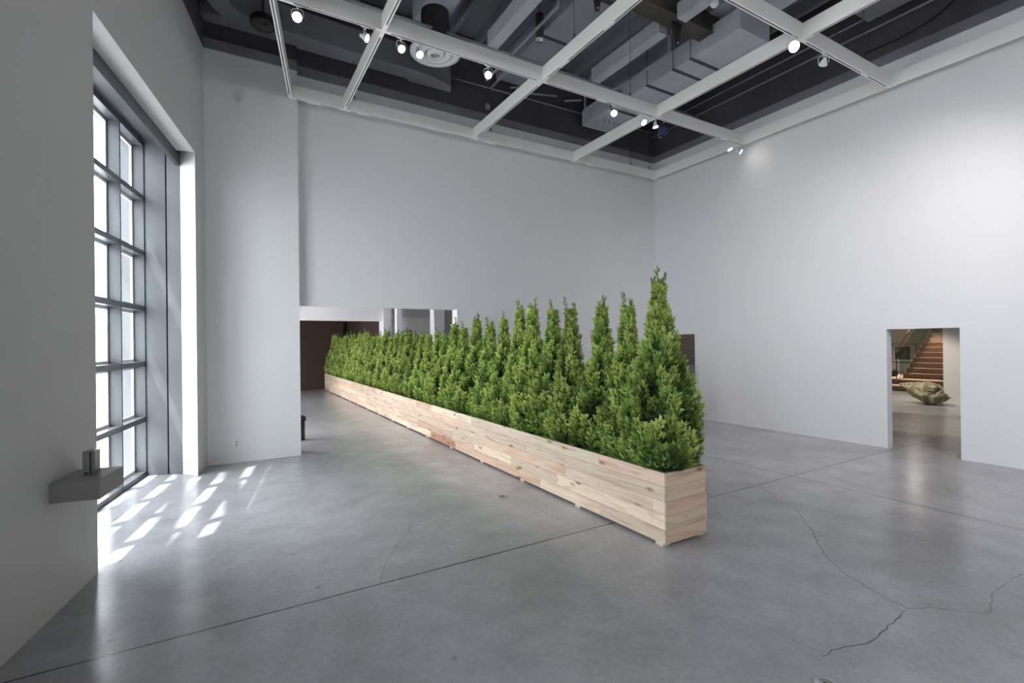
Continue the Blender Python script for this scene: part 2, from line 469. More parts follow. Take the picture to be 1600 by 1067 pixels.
def window(name, a0, a1, bays, lab=None):
    root = bpy.data.objects.new(name, None); sc.collection.objects.link(root)
    root['kind'] = 'structure'
    step = (a1 - a0) / bays
    for i in range(bays + 1):
        a = a0 + i * step
        MB().lbox(a - 0.018, a + 0.018, 2.578, 2.73, 0, 4.90).build('mullion', M_frame, root)
    zs = [0.03, 0.83, 1.64, 2.45, 3.26, 4.07, 4.87]
    for z in zs:
        MB().lbox(a0, a1, 2.582, 2.73, z - 0.035, z + 0.035).build('transom', M_frame, root)
    for i in range(bays):
        for j in range(6):
            p0, p1 = a0 + i * step + 0.018, a0 + (i + 1) * step - 0.018
            z0, z1 = zs[j] + 0.035, zs[j + 1] - 0.035
            fr = MB()
            fr.lbox(p0, p0 + 0.04, 2.71, 2.735, z0, z1).lbox(p1 - 0.04, p1, 2.71, 2.735, z0, z1)
            fr.lbox(p0 + .04, p1 - .04, 2.71, 2.735, z0, z0 + 0.04).lbox(p0 + .04, p1 - .04, 2.71, 2.735, z1 - 0.04, z1)
            fo = fr.build('sash', M_white, root)
            MB().lbox(p0 + .04, p1 - .04, 2.72, 2.726, z0 + .04, z1 - .04).build('glass_pane', M_glass, fo)
    return root
wa = window('window_1', 4.27, 8.52, 5)
MB().lbox(7.70, 7.735, 2.615, 2.65, 0.88, 0.93).build('window_latch', M_steel, wa)
window('window_2_added', -5.2, 1.1, 7)  # unseen window, added to bring more daylight onto the side wall
for a0, a1 in ((4.3, 8.5), (-5.2, 1.1)):
    portal(LP((a0 + a1) / 2, 2.85, 2.45), (UY, -UX, 0), a1 - a0, 4.9)

# pilaster, back wall, right wall, front wall
S(MB().box(-0.9, 1.05, 9.0, 9.40, 0, ZW, 0).box(-0.9, 1.05, 9.0, 9.40, ZW, ZC, 1).build('wall_pilaster', [M_wall, M_dark]))
wb = MB()
wb.box(1.05, 9.79, 9.15, 9.40, 2.585, ZW, 0).box(4.055, 9.79, 9.15, 9.40, 0, 2.585, 0)
wb.box(1.05, 9.79, 9.15, 9.40, ZW, ZC, 1)
S(wb.build('wall_back', [M_wall, M_dark]))
wr = MB()
DH = 2.05
wr.box(9.79, 9.97, -7, 2.962, 0, DH, 0).box(9.79, 9.97, 3.93, 7.91, 0, DH, 0).box(9.79, 9.97, 8.85, 9.40, 0, DH, 0)
wr.box(9.79, 9.97, 9.40, 12.7, 0, ZW, 0).box(9.79, 9.97, -7, 9.40, DH, ZW, 0).box(9.79, 9.97, -7, 9.40, ZW, ZC, 1)
S(wr.build('wall_right', [M_wall, M_dark]))
S(MB().box(-4.2, 9.79, -6.2, -6.0, 0, ZW, 0).box(-4.2, 9.79, -6.2, -6.0, ZW, ZC, 1).build('wall_front', [M_wall, M_dark]))
S(MB().prism([(9.97, -6.2), (9.97, 9.4), (-.9, 9.4), LP(9.3, 2.6)[:2], LP(-6.5, 2.6)[:2]], ZC, ZC + .15).build('ceiling', M_deck))
# dark ledge at the paint line
S(MB().box(-0.45, 1.05, 8.97, 9.0, ZW, ZW + 0.16).box(1.05, 9.79, 9.12, 9.15, ZW, ZW + 0.16).box(9.76, 9.79, -6, 9.12, ZW, ZW + .16).build('trim_3', M_ductd))

# outlet
t = empty('wall_outlet', 'small white double power outlet low on the white pilaster', 'power outlet', (0.09, 9.0, 0.31))
MB().box(-.036, .036, -.006, 0, -.058, .058).build('cover_plate', M_white, t, 0.002)
for z in (-.024, .024): MB().box(-.014, .014, -.009, -.006, z - .014, z + .014).build('socket_face', M_shelf, t)

# ------------------------------------------------------------------ outside
S(MB().box(-60, -3.2, -40, 60, -0.2, -0.12).build('ground_outside', M_ext))
bp_ = MB().lbox(9.12, 9.9, 2.9, 2.985, -.15, 9).build('brick_pier', M_brick)
tag(bp_, 'red brick pilaster strip of the facade just outside the tall window', 'wall')
fb = empty('facade_building', 'pale sunlit building across the street outside the window', 'building', (-16, 30, -.12))
MB().box(-8, 8, 0, 6, 0, 9).build('wall_block', M_extb, fb)
for i in range(5):
    for j in range(3):
        MB().box(-7 + i * 3, -5.6 + i * 3, -.06, 0, 1.2 + j * 2.8, 2.9 + j * 2.8).build('window_pane', M_frame, fb)

# ------------------------------------------------------------------ wall shelf and brochure box
sh = MB().lbox(4.290, 4.700, 1.582, 1.868, 0.805, 0.947).build('wall_shelf', M_shelf, None, 0.002)
tag(sh, 'thick floating shelf block on the shaded window wall', 'shelf')
bx = empty('leaflet_holder', 'small grey box-shaped leaflet holder standing on the floating shelf', 'leaflet holder', LP(4.50, 1.71, 0.947))
def rel(mb, root, name, m, bevel=0.0):
    o = mb.build(name, m, root, bevel); o.matrix_parent_inverse = Matrix.Translation(-root.location); return o
hb = MB().lbox(4.455, 4.545, 1.668, 1.745, 0.9475, 1.125)
rel(hb, bx, 'holder_body', M_char if False else paint('smoked_plastic', (0.28, 0.28, 0.27), 0.3, 0.1, 8, spec=0.5), 0.002)
rel(MB().lbox(4.4535, 4.455, 1.69, 1.70, 0.955, 1.12).lbox(4.47, 4.52, 1.6665, 1.668, 0.962, 0.972), bx, 'label_strip', M_char)
rel(MB().lathe([(0.006, 0), (0.006, 0.002), (0, 0.002)], LP(4.4549, 1.722, 0.965), (-UX, -UY, 0), 12), bx, 'round_mark', M_black)

# ------------------------------------------------------------------ lighting grid
GZ0, GZ1 = 6.08, 6.300
grid = empty('lighting_grid', 'suspended white steel lattice of beams carrying the track lights under the dark ceiling', 'lighting grid', (4.39, 3.76, GZ0))
def gpart(mb, name, m, parent=None, bevel=0.0):
    o = mb.build(name, m, parent or grid, bevel)
    if parent is None: o.matrix_parent_inverse = Matrix.Translation(-grid.location)
    return o
hw = 0.028
def beam_x(y, x0, x1, segs):
    o = gpart(MB().box(x0, x1, y - hw, y + hw, GZ0, GZ1), 'beam', M_beam)
    for s0, s1 in segs:
        gpart(MB().box(s0, s1, y - .007, y + .007, GZ0 - .0015, GZ0 + .004), 'track_slot', M_slot, o)
    return o
def beam_y(x, y0, y1, segs):
    o = gpart(MB().box(x - hw, x + hw, y0, y1, GZ0, GZ1), 'beam', M_beam)
    for s0, s1 in segs:
        gpart(MB().box(x - .007, x + .007, s0, s1, GZ0 - .0015, GZ0 + .004), 'track_slot', M_slot, o)
    return o
XS = [1.82, 4.39, 6.96]
YS = [8.94, 6.43, 3.76, 1.12, -1.5]
XR = 9.56
for i, y in enumerate(YS):
    xl = 0.93 - (8.94 - y) * 0.187 if i else 0.93
    xl = max(xl, -1.5)
    nodes = [xl] + XS + [XR]
    segs = [(nodes[k] + 0.10, nodes[k + 1] - 0.10) for k in range(4)]
    beam_x(y, xl, XR, segs)
for x in XS:
    ys = YS[::-1]
    for k in range(len(ys) - 1):
        beam_y(x, ys[k] + hw, ys[k + 1] - hw, [(ys[k] + .15, ys[k + 1] - .15)])
o = gpart(MB().box(XR, XR + 2 * hw, -1.5, 8.97, GZ0, GZ1), 'beam', M_beam)
gpart(MB().box(XR + hw - .007, XR + hw + .007, -1.5, 8.8, GZ0 - .0015, GZ0 + .004), 'track_slot', M_slot, o)
# skewed edge beam
p0, p1 = Vector((0.93, 8.94)), Vector((-0.55, 0.9))
d = (p1 - p0).normalized(); nrm = Vector((-d.y, d.x))
o = gpart(MB().prism([tuple(p0 + nrm * hw), tuple(p0 - nrm * hw), tuple(p1 - nrm * hw), tuple(p1 + nrm * hw)], GZ0, GZ1), 'beam', M_beam)
q0, q1 = p0 + d * .12, p1
gpart(MB().prism([tuple(q0 + nrm * .007), tuple(q0 - nrm * .007), tuple(q1 - nrm * .007), tuple(q1 + nrm * .007)], GZ0 - .0015, GZ0 + .004), 'track_slot', M_slot, o)
# joiners under the tracks
for x, y, along in ((1.30, 8.94, 0), (2.15, 8.94, 0), (4.75, 8.94, 0), (7.4, 8.94, 0), (0.62, 6.43, 0), (5.62, 6.43, 0), (8.9, 6.43, 0), (8.72, 3.76, 0), (4.39, 5.85, 1), (4.39, 4.85, 1)):
    b_ = MB().box(x - .10, x + .10, y - .02, y + .02, GZ0 - .012, GZ0) if not along else MB().box(x - .02, x + .02, y - .10, y + .10, GZ0 - .012, GZ0)
    gpart(b_, 'track_joiner', M_lampw)
# cables with hooks
for x, y in ((1.98, 8.94), (4.77, 8.94), (8.75, 8.94), (9.4, 8.94), (8.72, 3.76), (7.9, 3.76), (4.39, 5.6), (6.3, 6.43), (1.0, 6.43)):
    gpart(MB().tube((x, y, GZ1 + .05), (x, y, 8.28), 0.005, 6), 'hanging_cable', M_char)
    gpart(MB().path([(x - .03, y, GZ1), (x - .028, y, GZ1 + .03), (x, y, GZ1 + .055), (x + .028, y, GZ1 + .03), (x + .03, y, GZ1)], 0.006, 6).lathe([(0.0, .05), (.014, .06), (.014, .085), (0, .095)], (x, y, GZ1), (0, 0, 1), 8), 'cable_hook', M_char)

# ------------------------------------------------------------------ things above the grid
# joists under the deck
for k in range(24):
    x = -4.2 + k * .62
    if x < 9.7: S(MB().box(x, x + .10, -6, 9.15, ZC - .22, ZC).build('trim_joist', M_deck))
rs = MB().prism([(-.30, 8.955), (1.03, 8.955), (1.03, 8.965), (1.07, 9.03), (3.0, 9.03), (3.05, 9.10), (3.93, 9.10), (3.89, 8.95), (3.80, 8.86), (3.6, 8.77), (3.26, 8.69), (2.9, 8.67), (2.0, 8.66), (.8, 8.6), (.37, 8.5), (.17, 8.45), (.07, 8.36), (.04, 8.22), (0, 7.2), (-.30, 7.2), (-.25, 8.38), (-.16, 8.57), (-.04, 8.69), (-.34, 8.75)], 7.0, 7.42)
tag(rs.build('curved_duct', [M_ductd]), 'flat curved dark duct with a rounded end along the top of the back wall', 'duct')
# round loudspeaker
sp = empty('round_ceiling_speaker', 'black round loudspeaker hanging under the curved duct near the window corner', 'loudspeaker', (.5, 8.42, 6.86))
MB().lathe([(.0, .14), (.16, .13), (.185, .09), (.19, .02), (.165, 0), (.15, .01)], n=32).build('speaker_housing', M_black, sp)
MB().lathe([(.15, .012), (.09, .05), (.05, .06), (.05, .03), (0, .02)], n=32).build('speaker_cone', M_char, sp)
MB().tube((0, 0, .13), (0, 0, 1.4), .02, 8).build('drop_rod', M_black, sp)
# ring diffuser
df = empty('ring_diffuser', 'large white round air diffuser with stepped rings under a dark duct drum', 'air diffuser', (3.12, 7.84, 6.9))
MB().lathe([(.43, .02), (.435, 0), (.36, -.02), (.30, .03), (.29, .05), (.43, .05), (.43, .02)], n=48).build('outer_ring', M_lampw, df)
MB().lathe([(.29, -.0), (.27, -.035), (.20, -.04), (.165, .02), (.165, .04), (.29, .04), (.29, 0)], n=48).build('middle_ring', M_lampw, df)
MB().lathe([(.15, -.01), (.13, -.05), (.085, -.055), (.07, -.01), (.15, .02), (.15, -.01)], n=40).build('inner_ring', M_lampw, df)
MB().lathe([(.07, -.01), (.03, -.05), (0, -.055)], n=24).build('centre_cone', M_steel, df)
MB().lathe([(.43, .05), (.24, .12), (.24, .70), (0, .70)], n=36).build('duct_drum', M_dark, df)
# box duct above it
def boxduct(name, x0, x1, y0, y1, z0, z1, straps, label, m, drop=0.0):
    root = empty(name, label, 'duct', ((x0 + x1) / 2, y0, z0))
    def pp(mb, nm, mm):
        o = mb.build(nm, mm, root); o.matrix_parent_inverse = Matrix.Translation(-root.location); return o
    pp(MB().box(x0, x1, y0, y1, z0, z1), 'duct_body', m)
    for y in straps:
        pp(MB().box(x0 - .03, x1 + .03, y - .02, y + .02, z0 - .03, z0 - .001).tube((x0 - .02, y, z0), (x0 - .02, y, ZC - .22), .007, 6).tube((x1 + .02, y, z0), (x1 + .02, y, ZC - .22), .007, 6), 'hanger_strap', M_dark)
    return root
boxduct('box_duct', 2.86, 3.38, -3, 8.25, 7.6, 8.0, [7.13, 5.2, 3.0], 'pale grey box duct running to the round ring diffuser', M_duct)
boxduct('box_duct', 7.26, 8.07, 4.9, 9.0, 7.0, 7.35, [6.92, 6.27, 5.87, 8.0], 'wide grey box duct hung in dark straps beside the brown steel beam', M_duct)
boxduct('box_duct', 7.15, 8.16, -3, 5.57, 7.5, 7.75, [], 'flat grey duct section ending above the brown steel beam', M_duct)
boxduct('box_duct', 5.9, 6.92, -3, 5.20, 7.5, 7.75, [], 'flat slate duct section beside the white domed sensor', M_duct)
boxduct('box_duct', 8.7, 9.3, -3, 3.95, 7.2, 7.6, [2.0], 'dark box duct above the white beam along the side wall', M_ductd)
boxduct('box_duct', .9, 1.9, -3, 7.6, 7.55, 7.95, [6.6, 4.9], 'broad slate duct above the lamps at the window end', M_deck)
boxduct('box_duct', 4.95, 5.75, 6.1, 9.0, 7.5, 7.85, [7.3], 'slate duct between the two long light channels', M_deck)
# light channels with square tubes
def channel(x, label):
    root = empty('light_channel', label, 'ceiling channel', (x, 5.7, 6.8))
    def pp(mb, nm, mm):
        o = mb.build(nm, mm, root); o.matrix_parent_inverse = Matrix.Translation(-root.location); return o
    pp(MB().box(x - .25, x - .05, 5.74, 7.5, 7.10, 7.35).box(x - .25, x - .05, -3, 5.36, 7.10, 7.35), 'channel_body', M_duct)
    pp(MB().box(x - .05, x + .0, 5.74, 7.5, 7.25, 7.35), 'channel_lip', M_dark)
    pp(MB().box(x - .016, x + .016, 5.76, 8.0, 6.8, 6.832), 'square_tube', M_pipe)
    pp(MB().box(x - .016, x + .016, 5.728, 5.76, 6.8, 7.12), 'end_drop', M_pipe)
    pp(MB().box(x - .016, x + .016, 8.0, 8.03, 6.8, 7.5), 'end_drop', M_pipe)
    return root
channel(4.21, 'long grey ceiling channel with a square tube, nearer the round diffuser')
channel(6.55, 'long grey ceiling channel with a square tube, just below the brown steel beam')
# steel beam
ib = empty('steel_ceiling_beam', 'brown black steel beam with triangular hanging plates below the dark ceiling', 'steel beam', (6.2, 5.55, 7.2))
def ip(mb, nm, mm):
    o = mb.build(nm, mm, ib); o.matrix_parent_inverse = Matrix.Translation(-ib.location); return o
ip(MB().box(-1, 7.62, 5.40, 5.70, 7.2, 7.215).box(-1, 7.62, 5.42, 5.44, 7.215, 7.5).box(-1, 7.62, 5.40, 5.70, 7.5, 7.515), 'beam_section', M_iron)
for x in (4.78, 6.50):
    ip(MB().poly([(x - .11, 5.53, 7.2), (x + .11, 5.53, 7.2), (x + .03, 5.53, 6.82), (x - .03, 5.53, 6.82), (x - .11, 5.56, 7.2), (x + .11, 5.56, 7.2), (x + .03, 5.56, 6.82), (x - .03, 5.56, 6.82)],
       [(3, 2, 1, 0), (4, 5, 6, 7), (0, 1, 5, 4), (1, 2, 6, 5), (2, 3, 7, 6), (3, 0, 4, 7)]), 'hanging_plate', M_char)
    ip(MB().tube((x, 5.515, 6.86), (x, 5.57, 6.86), .014, 10), 'plate_bolt', M_steel)
# pipes
def pipe(name, pts, r, label, m=M_pipe, cat='pipe', group=None):
    o = MB().path(pts, r, 10).build(name, m)
    tag(o, label, cat, group); return o
pipe('sprinkler_pipe', [(-.2, 7.66, 7.2), (9.7, 7.66, 7.2)], .026, 'slim grey pipe crossing the ceiling just behind the middle beam')
pipe('sprinkler_pipe', [(3.95, 9.08, 7.30), (9.7, 9.08, 7.36)], .015, 'thin pipe running along the dark top of the back wall')
pipe('sprinkler_pipe', [(4.75, 7.95, 7.2), (4.75, 8.9, 7.2)], .025, 'short stub of pipe by the back wall behind the middle beam')
pipe('conduit', [(9.58, -3, 7.2), (9.58, 9.0, 7.2)], .016, 'pale conduit running high along the bright side wall')
pipe('conduit', [(9.42, -3, 7.35), (9.42, 9.0, 7.35)], .014, 'thinner dark conduit beside the pale one')
pipe('cable_bundle', [(9.74, 4.2, 6.93), (9.74, 3.67, 6.92), (9.74, 3.25, 6.98), (9.74, 3.0, 7.1), (9.74, 2.7, 7.3), (9.74, 2.3, 7.6)], .012, 'drooping black cable on the dark top of the side wall', M_black, 'cable')
for x0, x1, y, z in ((5.0, 5.35, 8.5, 7.1), (5.5, 6.1, 8.6, 7.15), (6.3, 6.6, 8.4, 7.1)):
    pipe('sprinkler_branch', [(x0, y, z), (x1, y - .2, z)], .02, {5.0: 'shortish grey sprinkler stub near the long beam crossing', 5.5: 'longest of the three grey sprinkler stubs by the back wall', 6.3: 'shortest grey sprinkler stub, nearest the equipment box'}[x0], group='short sprinkler stubs near the back wall')
# small things
ds = empty('domed_sensor', 'small white domed sensor hanging above the nearer beam', 'sensor', (5.9, 4.37, 6.6))
MB().lathe([(0, -.05), (.03, -.045), (.055, -.02), (.06, .01), (.045, .04), (0, .045)], n=28).build('dome', M_lampw, ds)
MB().tube((0, 0, .04), (0, 0, .9), .010, 8).build('drop_rod', M_pipe, ds)
cn = empty('can_downlight', 'dark cylinder downlight with a shiny steel rim between the channels', 'ceiling light', (4.76, 7.05, 7.2))
MB().lathe([(.072, 0), (.072, .45), (0, .45)], n=28).build('can_body', M_dark, cn)
MB().lathe([(.060, -.002), (.078, -.002), (.078, .02), (.060, .02), (.055, .06), (0, .08)], n=28).build('steel_rim', M_steel, cn)
jb = empty('junction_box', 'small grey junction box on the dark top of the back wall', 'electrical box', (4.79, 9.12, 6.9))
MB().box(-.05, .05, -.06, 0, -.05, .07).build('box_body', M_pipe, jb, .004)
MB().lathe([(0, .004), (.02, .004), (.022, 0)], (0, -.06, 0), (0, -1, 0), 16).build('round_lid', M_steel, jb)
pj = empty('air_handling_box', 'reddish dark equipment box near the corner above the back beam', 'equipment', (7.75, 8.7, 7.1))
MB().box(-.35, .30, -.3, .3, -.05, .35).build('box_body', M_ductd, pj, .01)
for k in range(4): MB().tube((-.25 + k * .15, -.2, -.05), (-.25 + k * .15, -.2, -.16), .018, 8).build('fitting', M_pipe, pj)
hs_ = empty('chain_hoist', 'small blue chain hoist near the corner with its hook', 'hoist', (8.45, 7.6, 6.62))
M_blue = paint('hoist_blue', (.06, .08, .20), .4, .1, 4)
MB().lathe([(0, -.12), (.06, -.12), (.10, -.08), (.10, -.03), (.07, -.03), (.07, .02), (.10, .02), (.10, .07), (.05, .11), (0, .11)], (0, 0, 0), (1, .2, 0), 24).build('hoist_drum', M_blue, hs_)
MB().path([(-.1, 0, -.05), (-.16, 0, -.12), (-.15, 0, -.2), (-.10, 0, -.21), (-.09, 0, -.17)], .010, 8).build('hook', M_steel, hs_)
MB().path([(0, 0, .1), (0, 0, 1.6)], .008, 6).build('hoist_chain', M_steel, hs_)

# ------------------------------------------------------------------ track spotlights
def spotlight(x, y, aim, label, r=0.055, hot=False, drop=0.10, lit=True, power=18):
    root = empty('track_spotlight', label, 'track light', (x, y, GZ0), 'white track spotlights hung from the grid')
    aim = Vector(aim).normalized()
    MB().box(-.055, .055, -.014, .014, -.020, -.0125).tube((0, 0, -.0125), (0, 0, -.055), .011, 10).build('track_adapter', M_lampw, root)
    ctr = Vector((0, 0, -.055 - drop))
    side = aim.cross(Vector((0, 0, 1)))
    side = side.normalized() if side.length > .05 else Vector((1, 0, 0))
    rr = r + .010
    pts = []
    for k in range(9):
        t = math.pi * k / 8
        pts.append(ctr + side * (math.cos(t) * rr) + Vector((0, 0, (drop - rr * .5) + math.sin(t) * rr * .5)))
    pts = [ctr + side * rr] + pts + [ctr - side * rr]
    MB().path(pts, .0045, 6).build('yoke', M_lampw, root)
    # housing: cup opening towards aim
    prof = [(0, -.075), (.022, -.073), (.026, -.045), (r * .62, -.03), (r * .95, .015), (r, .03), (r * .93, .031), (r * .90, .02)]
    MB().lathe(prof, ctr, aim, 24).build('lamp_housing', M_lampw, root)
    bo = MB().lathe([(r * .90, .021), (r * .6, .030), (r * .3, .034), (0, .035)], ctr, aim, 24).build('bulb', (M_bulbhot if hot else M_bulb) if lit else M_white, root)
    MB().path([Vector((0, 0, -.05)), Vector((.012, .01, -.08)), ctr - aim * .06], .003, 5).build('power_lead', M_lampw, root)
    if lit:
        light('spot_beam', 'SPOT', tuple(ctr + aim * .05), tuple(aim), root, energy=power, spot_size=R(70), spot_blend=.8, color=(1, .93, .84), shadow_soft_size=.04)
    return root
GL = [
 (0.76, 6.43, (-.25, -.75, -.62), 'round-faced track spotlight glowing at the window end of the middle beam', .060),
 (1.58, 6.43, (.75, -.45, -.45), 'track spotlight turned sideways in front of a cross beam', .055),
 (2.06, 6.43, (.1, -.7, -.7), 'glowing track spotlight, the first of a close pair under the round ceiling diffuser', .052),
 (2.32, 6.43, (.1, -.6, -.75), 'glowing track spotlight directly in front of the white round ceiling diffuser', .052),
 (3.40, 6.43, (-.35, -.75, -.6), 'track spotlight glowing alone in the middle beam, above the small wall box', .055),
 (5.90, 6.43, (-.45, -.7, -.55), 'track spotlight glowing just before the crossing with the long beam', .055),
 (6.62, 6.43, (-.1, -.7, -.65), 'glowing track spotlight at the beam crossing beside the blue hoist', .055),
 (6.93, 6.43, (.15, -.1, -1), 'track spotlight pointing straight down at the beam crossing', .055),
 (9.12, 6.43, (.15, -.35, -.9), 'track spotlight pointing down, first of the pair beside the white side wall', .055),
 (9.46, 6.43, (.45, -.75, -.55), 'track spotlight tilted outwards, last of the pair touching the white side wall', .055),
 (6.74, 3.76, (-.45, -.75, -.5), 'brilliant dazzling track spotlight at the crossing of the nearer beams', .075),
 (7.52, 3.76, (.5, .55, -.5), 'unlit-looking white track spotlight seen from behind beside the dazzling one', .060),
]
for i, (x, y, aim, lb, r) in enumerate(GL):
    spotlight(x, y, aim, lb, r, hot=(i == 10), power=(26 if i == 10 else 1 if i == 8 else .25 if i == 9 else 8))

WL = [  # unseen spotlights added to brighten the side wall and hedge
 (5.6, 1.12, (.75, .50, -1.0), 'added wall-washing track spotlight on the beam behind the viewer, nearer the window', 170),
 (7.9, 1.12, (.35, .95, -.90), 'added wall-washing track spotlight on the beam behind the viewer, nearer the side wall', 130),
 (4.9, -1.5, (.72, .75, -.75), 'added track spotlight aimed low along the side wall from the last beam', 300),
 (2.6, -1.5, (.10, 1.0, -.30), 'added track spotlight aimed at the hedge from the last beam', 150),
]
for x, y, aim, lb, pw in WL:
    r_ = spotlight(x, y, aim, lb, .06, power=pw)
    for ch in r_.children:
        if ch.type == 'LIGHT':
            ch.data.spot_size = R(88); ch.data.spot_blend = 1.0; ch.data.color = (1, .97, .985); ch.data.shadow_soft_size = .10

# ------------------------------------------------------------------ planter
PX0, PX1, PY0, PY1, PZ0, PZ1 = 3.43, 4.01, 3.12, 21.4, 0.028, 0.682
planter = empty('long_planter', 'very long narrow planter box of pale knotty cedar boards running through the opening', 'planter', ((PX0 + PX1) / 2, PY0, 0))
def boards(name, spans, face, parent):
    """spans: list of (u0,u1,z0,z1,tone,off); face('S' x0|x1) or ('E' y)"""
    v, f, uvs, cols = [], [], [], []
    axis, lo, hi = face
    for (u0, u1, z0, z1, tone, off) in spans:
        u0 += .0008; u1 -= .0008; z0 += .0012; z1 -= .0012
        b = len(v)
        for u in (u0, u1):
            for z in (z0, z1):
                for q in (lo, hi):
                    v.append((q, u, z) if axis == 'S' else (u, q, z))
        quads = [(0, 2, 6, 4), (1, 5, 7, 3), (0, 4, 5, 1), (2, 3, 7, 6), (0, 1, 3, 2), (4, 6, 7, 5)]
        if axis != 'S': quads = [tuple(reversed(q)) for q in quads]
        for qd in quads:
            f.append([b + i for i in qd])
            for i in qd:
                p = v[b + i]
                u = p[1] if axis == 'S' else p[0]
                o_ = (p[0] if axis == 'S' else p[1])
                uvs.append((u + off * 7.3, p[2] + off * 3.1 + (o_ - lo)))
                cols.append((*tone, 1))
    me = bpy.data.meshes.new(name); me.from_pydata(v, [], f)
    ul = me.uv_layers.new(name='UVMap'); ul.data.foreach_set('uv', [c for q in uvs for c in q])
    ca = me.color_attributes.new('board', 'FLOAT_COLOR', 'CORNER'); ca.data.foreach_set('color', [c for q in cols for c in q])
    me.materials.append(M_cedar); me.update()
    o = link(name, me, parent); o.matrix_parent_inverse = Matrix.Translation(-parent.location)
    return o
rnd = random.Random(5)
def tone():
    k = rnd.random()
    b = rnd.uniform(.82, 1.08)
    if k < .18: return (b * .92, b * .80, b * .74)
    if k < .35: return (b * 1.02, b * 1.02, b * .98)
    return (b, b * .97, b * .93)
def side_spans(first):
    sp = []
    hgt = (PZ1 - PZ0) / 5
    for c in range(5):
        z1 = PZ1 - c * hgt; z0 = z1 - hgt
        y = PY0
        for k, L_ in enumerate(first[c] + [rnd.choice((0.9, 1.2, 1.83, 2.1)) for _ in range(30)]):
            y2 = min(PY1, y + L_)
            if PY1 - y2 < .25: y2 = PY1
            tn = tone()
            if first is F1 and (c, k) == (0, 0): tn = (.97, .86, .84)
            if first is F1 and (c, k) == (3, 0): tn = (1.08, 1.06, 1.02)
            if first is F1 and c == 4 and k == 4: tn = (.62, .42, .36)
            sp.append((y, y2, z0, z1, tn, rnd.random()))
            y = y2
            if y >= PY1: break
    return sp
F1 = [[.915, 1.35], [2.4], [.155, .76, .6], [1.7, 1.1], [.91, 1.15, 1.2, 1.5, 1.2]]
boards('side_panel', side_spans(F1), ('S', PX0, PX0 + .022), planter)
boards('side_panel', side_spans([[1.2]] * 5), ('S', PX1 - .022, PX1), planter)
hg = (PZ1 - PZ0) / 5
for yy in ((PY0 - .001, PY0 + .021), (PY1 - .021, PY1 + .001)):
    boards('end_panel', [(PX0 + .022, PX1 - .022, PZ1 - (c + 1) * hg, PZ1 - c * hg, (.96 - .04 * (c % 2), .88 - .03 * (c % 3), .80), rnd.random()) for c in range(5)], ('E', yy[0], yy[1]), planter)
# soil with an uneven surface
v, f = [], []
ny, nx = 460, 12
for j in range(ny + 1):
    for i in range(nx + 1):
        x = PX0 + .022 + (PX1 - PX0 - .044) * i / nx; y = PY0 + .022 + (PY1 - PY0 - .044) * j / ny
        v.append((x, y, 0.63 + .022 * noise.noise(Vector((x * 9, y * 9, 0))) + .012 * noise.noise(Vector((x * 30, y * 30, 3)))))
for j in range(ny):
    for i in range(nx):
        a = j * (nx + 1) + i; f.append((a, a + 1, a + nx + 2, a + nx + 1))
so = MB().poly(v, f).build('soil', M_soil, planter); so.matrix_parent_inverse = Matrix.Translation(-planter.location)
y = PY0 + .03
k = 0
while y < PY1:
    for x in (PX0 + .002, PX1 - .092):
        fo = MB().box(x, x + .09, y, y + .09, 0, PZ0 + .003).build('foot', M_clay, planter); fo.matrix_parent_inverse = Matrix.Translation(-planter.location)
    y += 1.22; k += 1

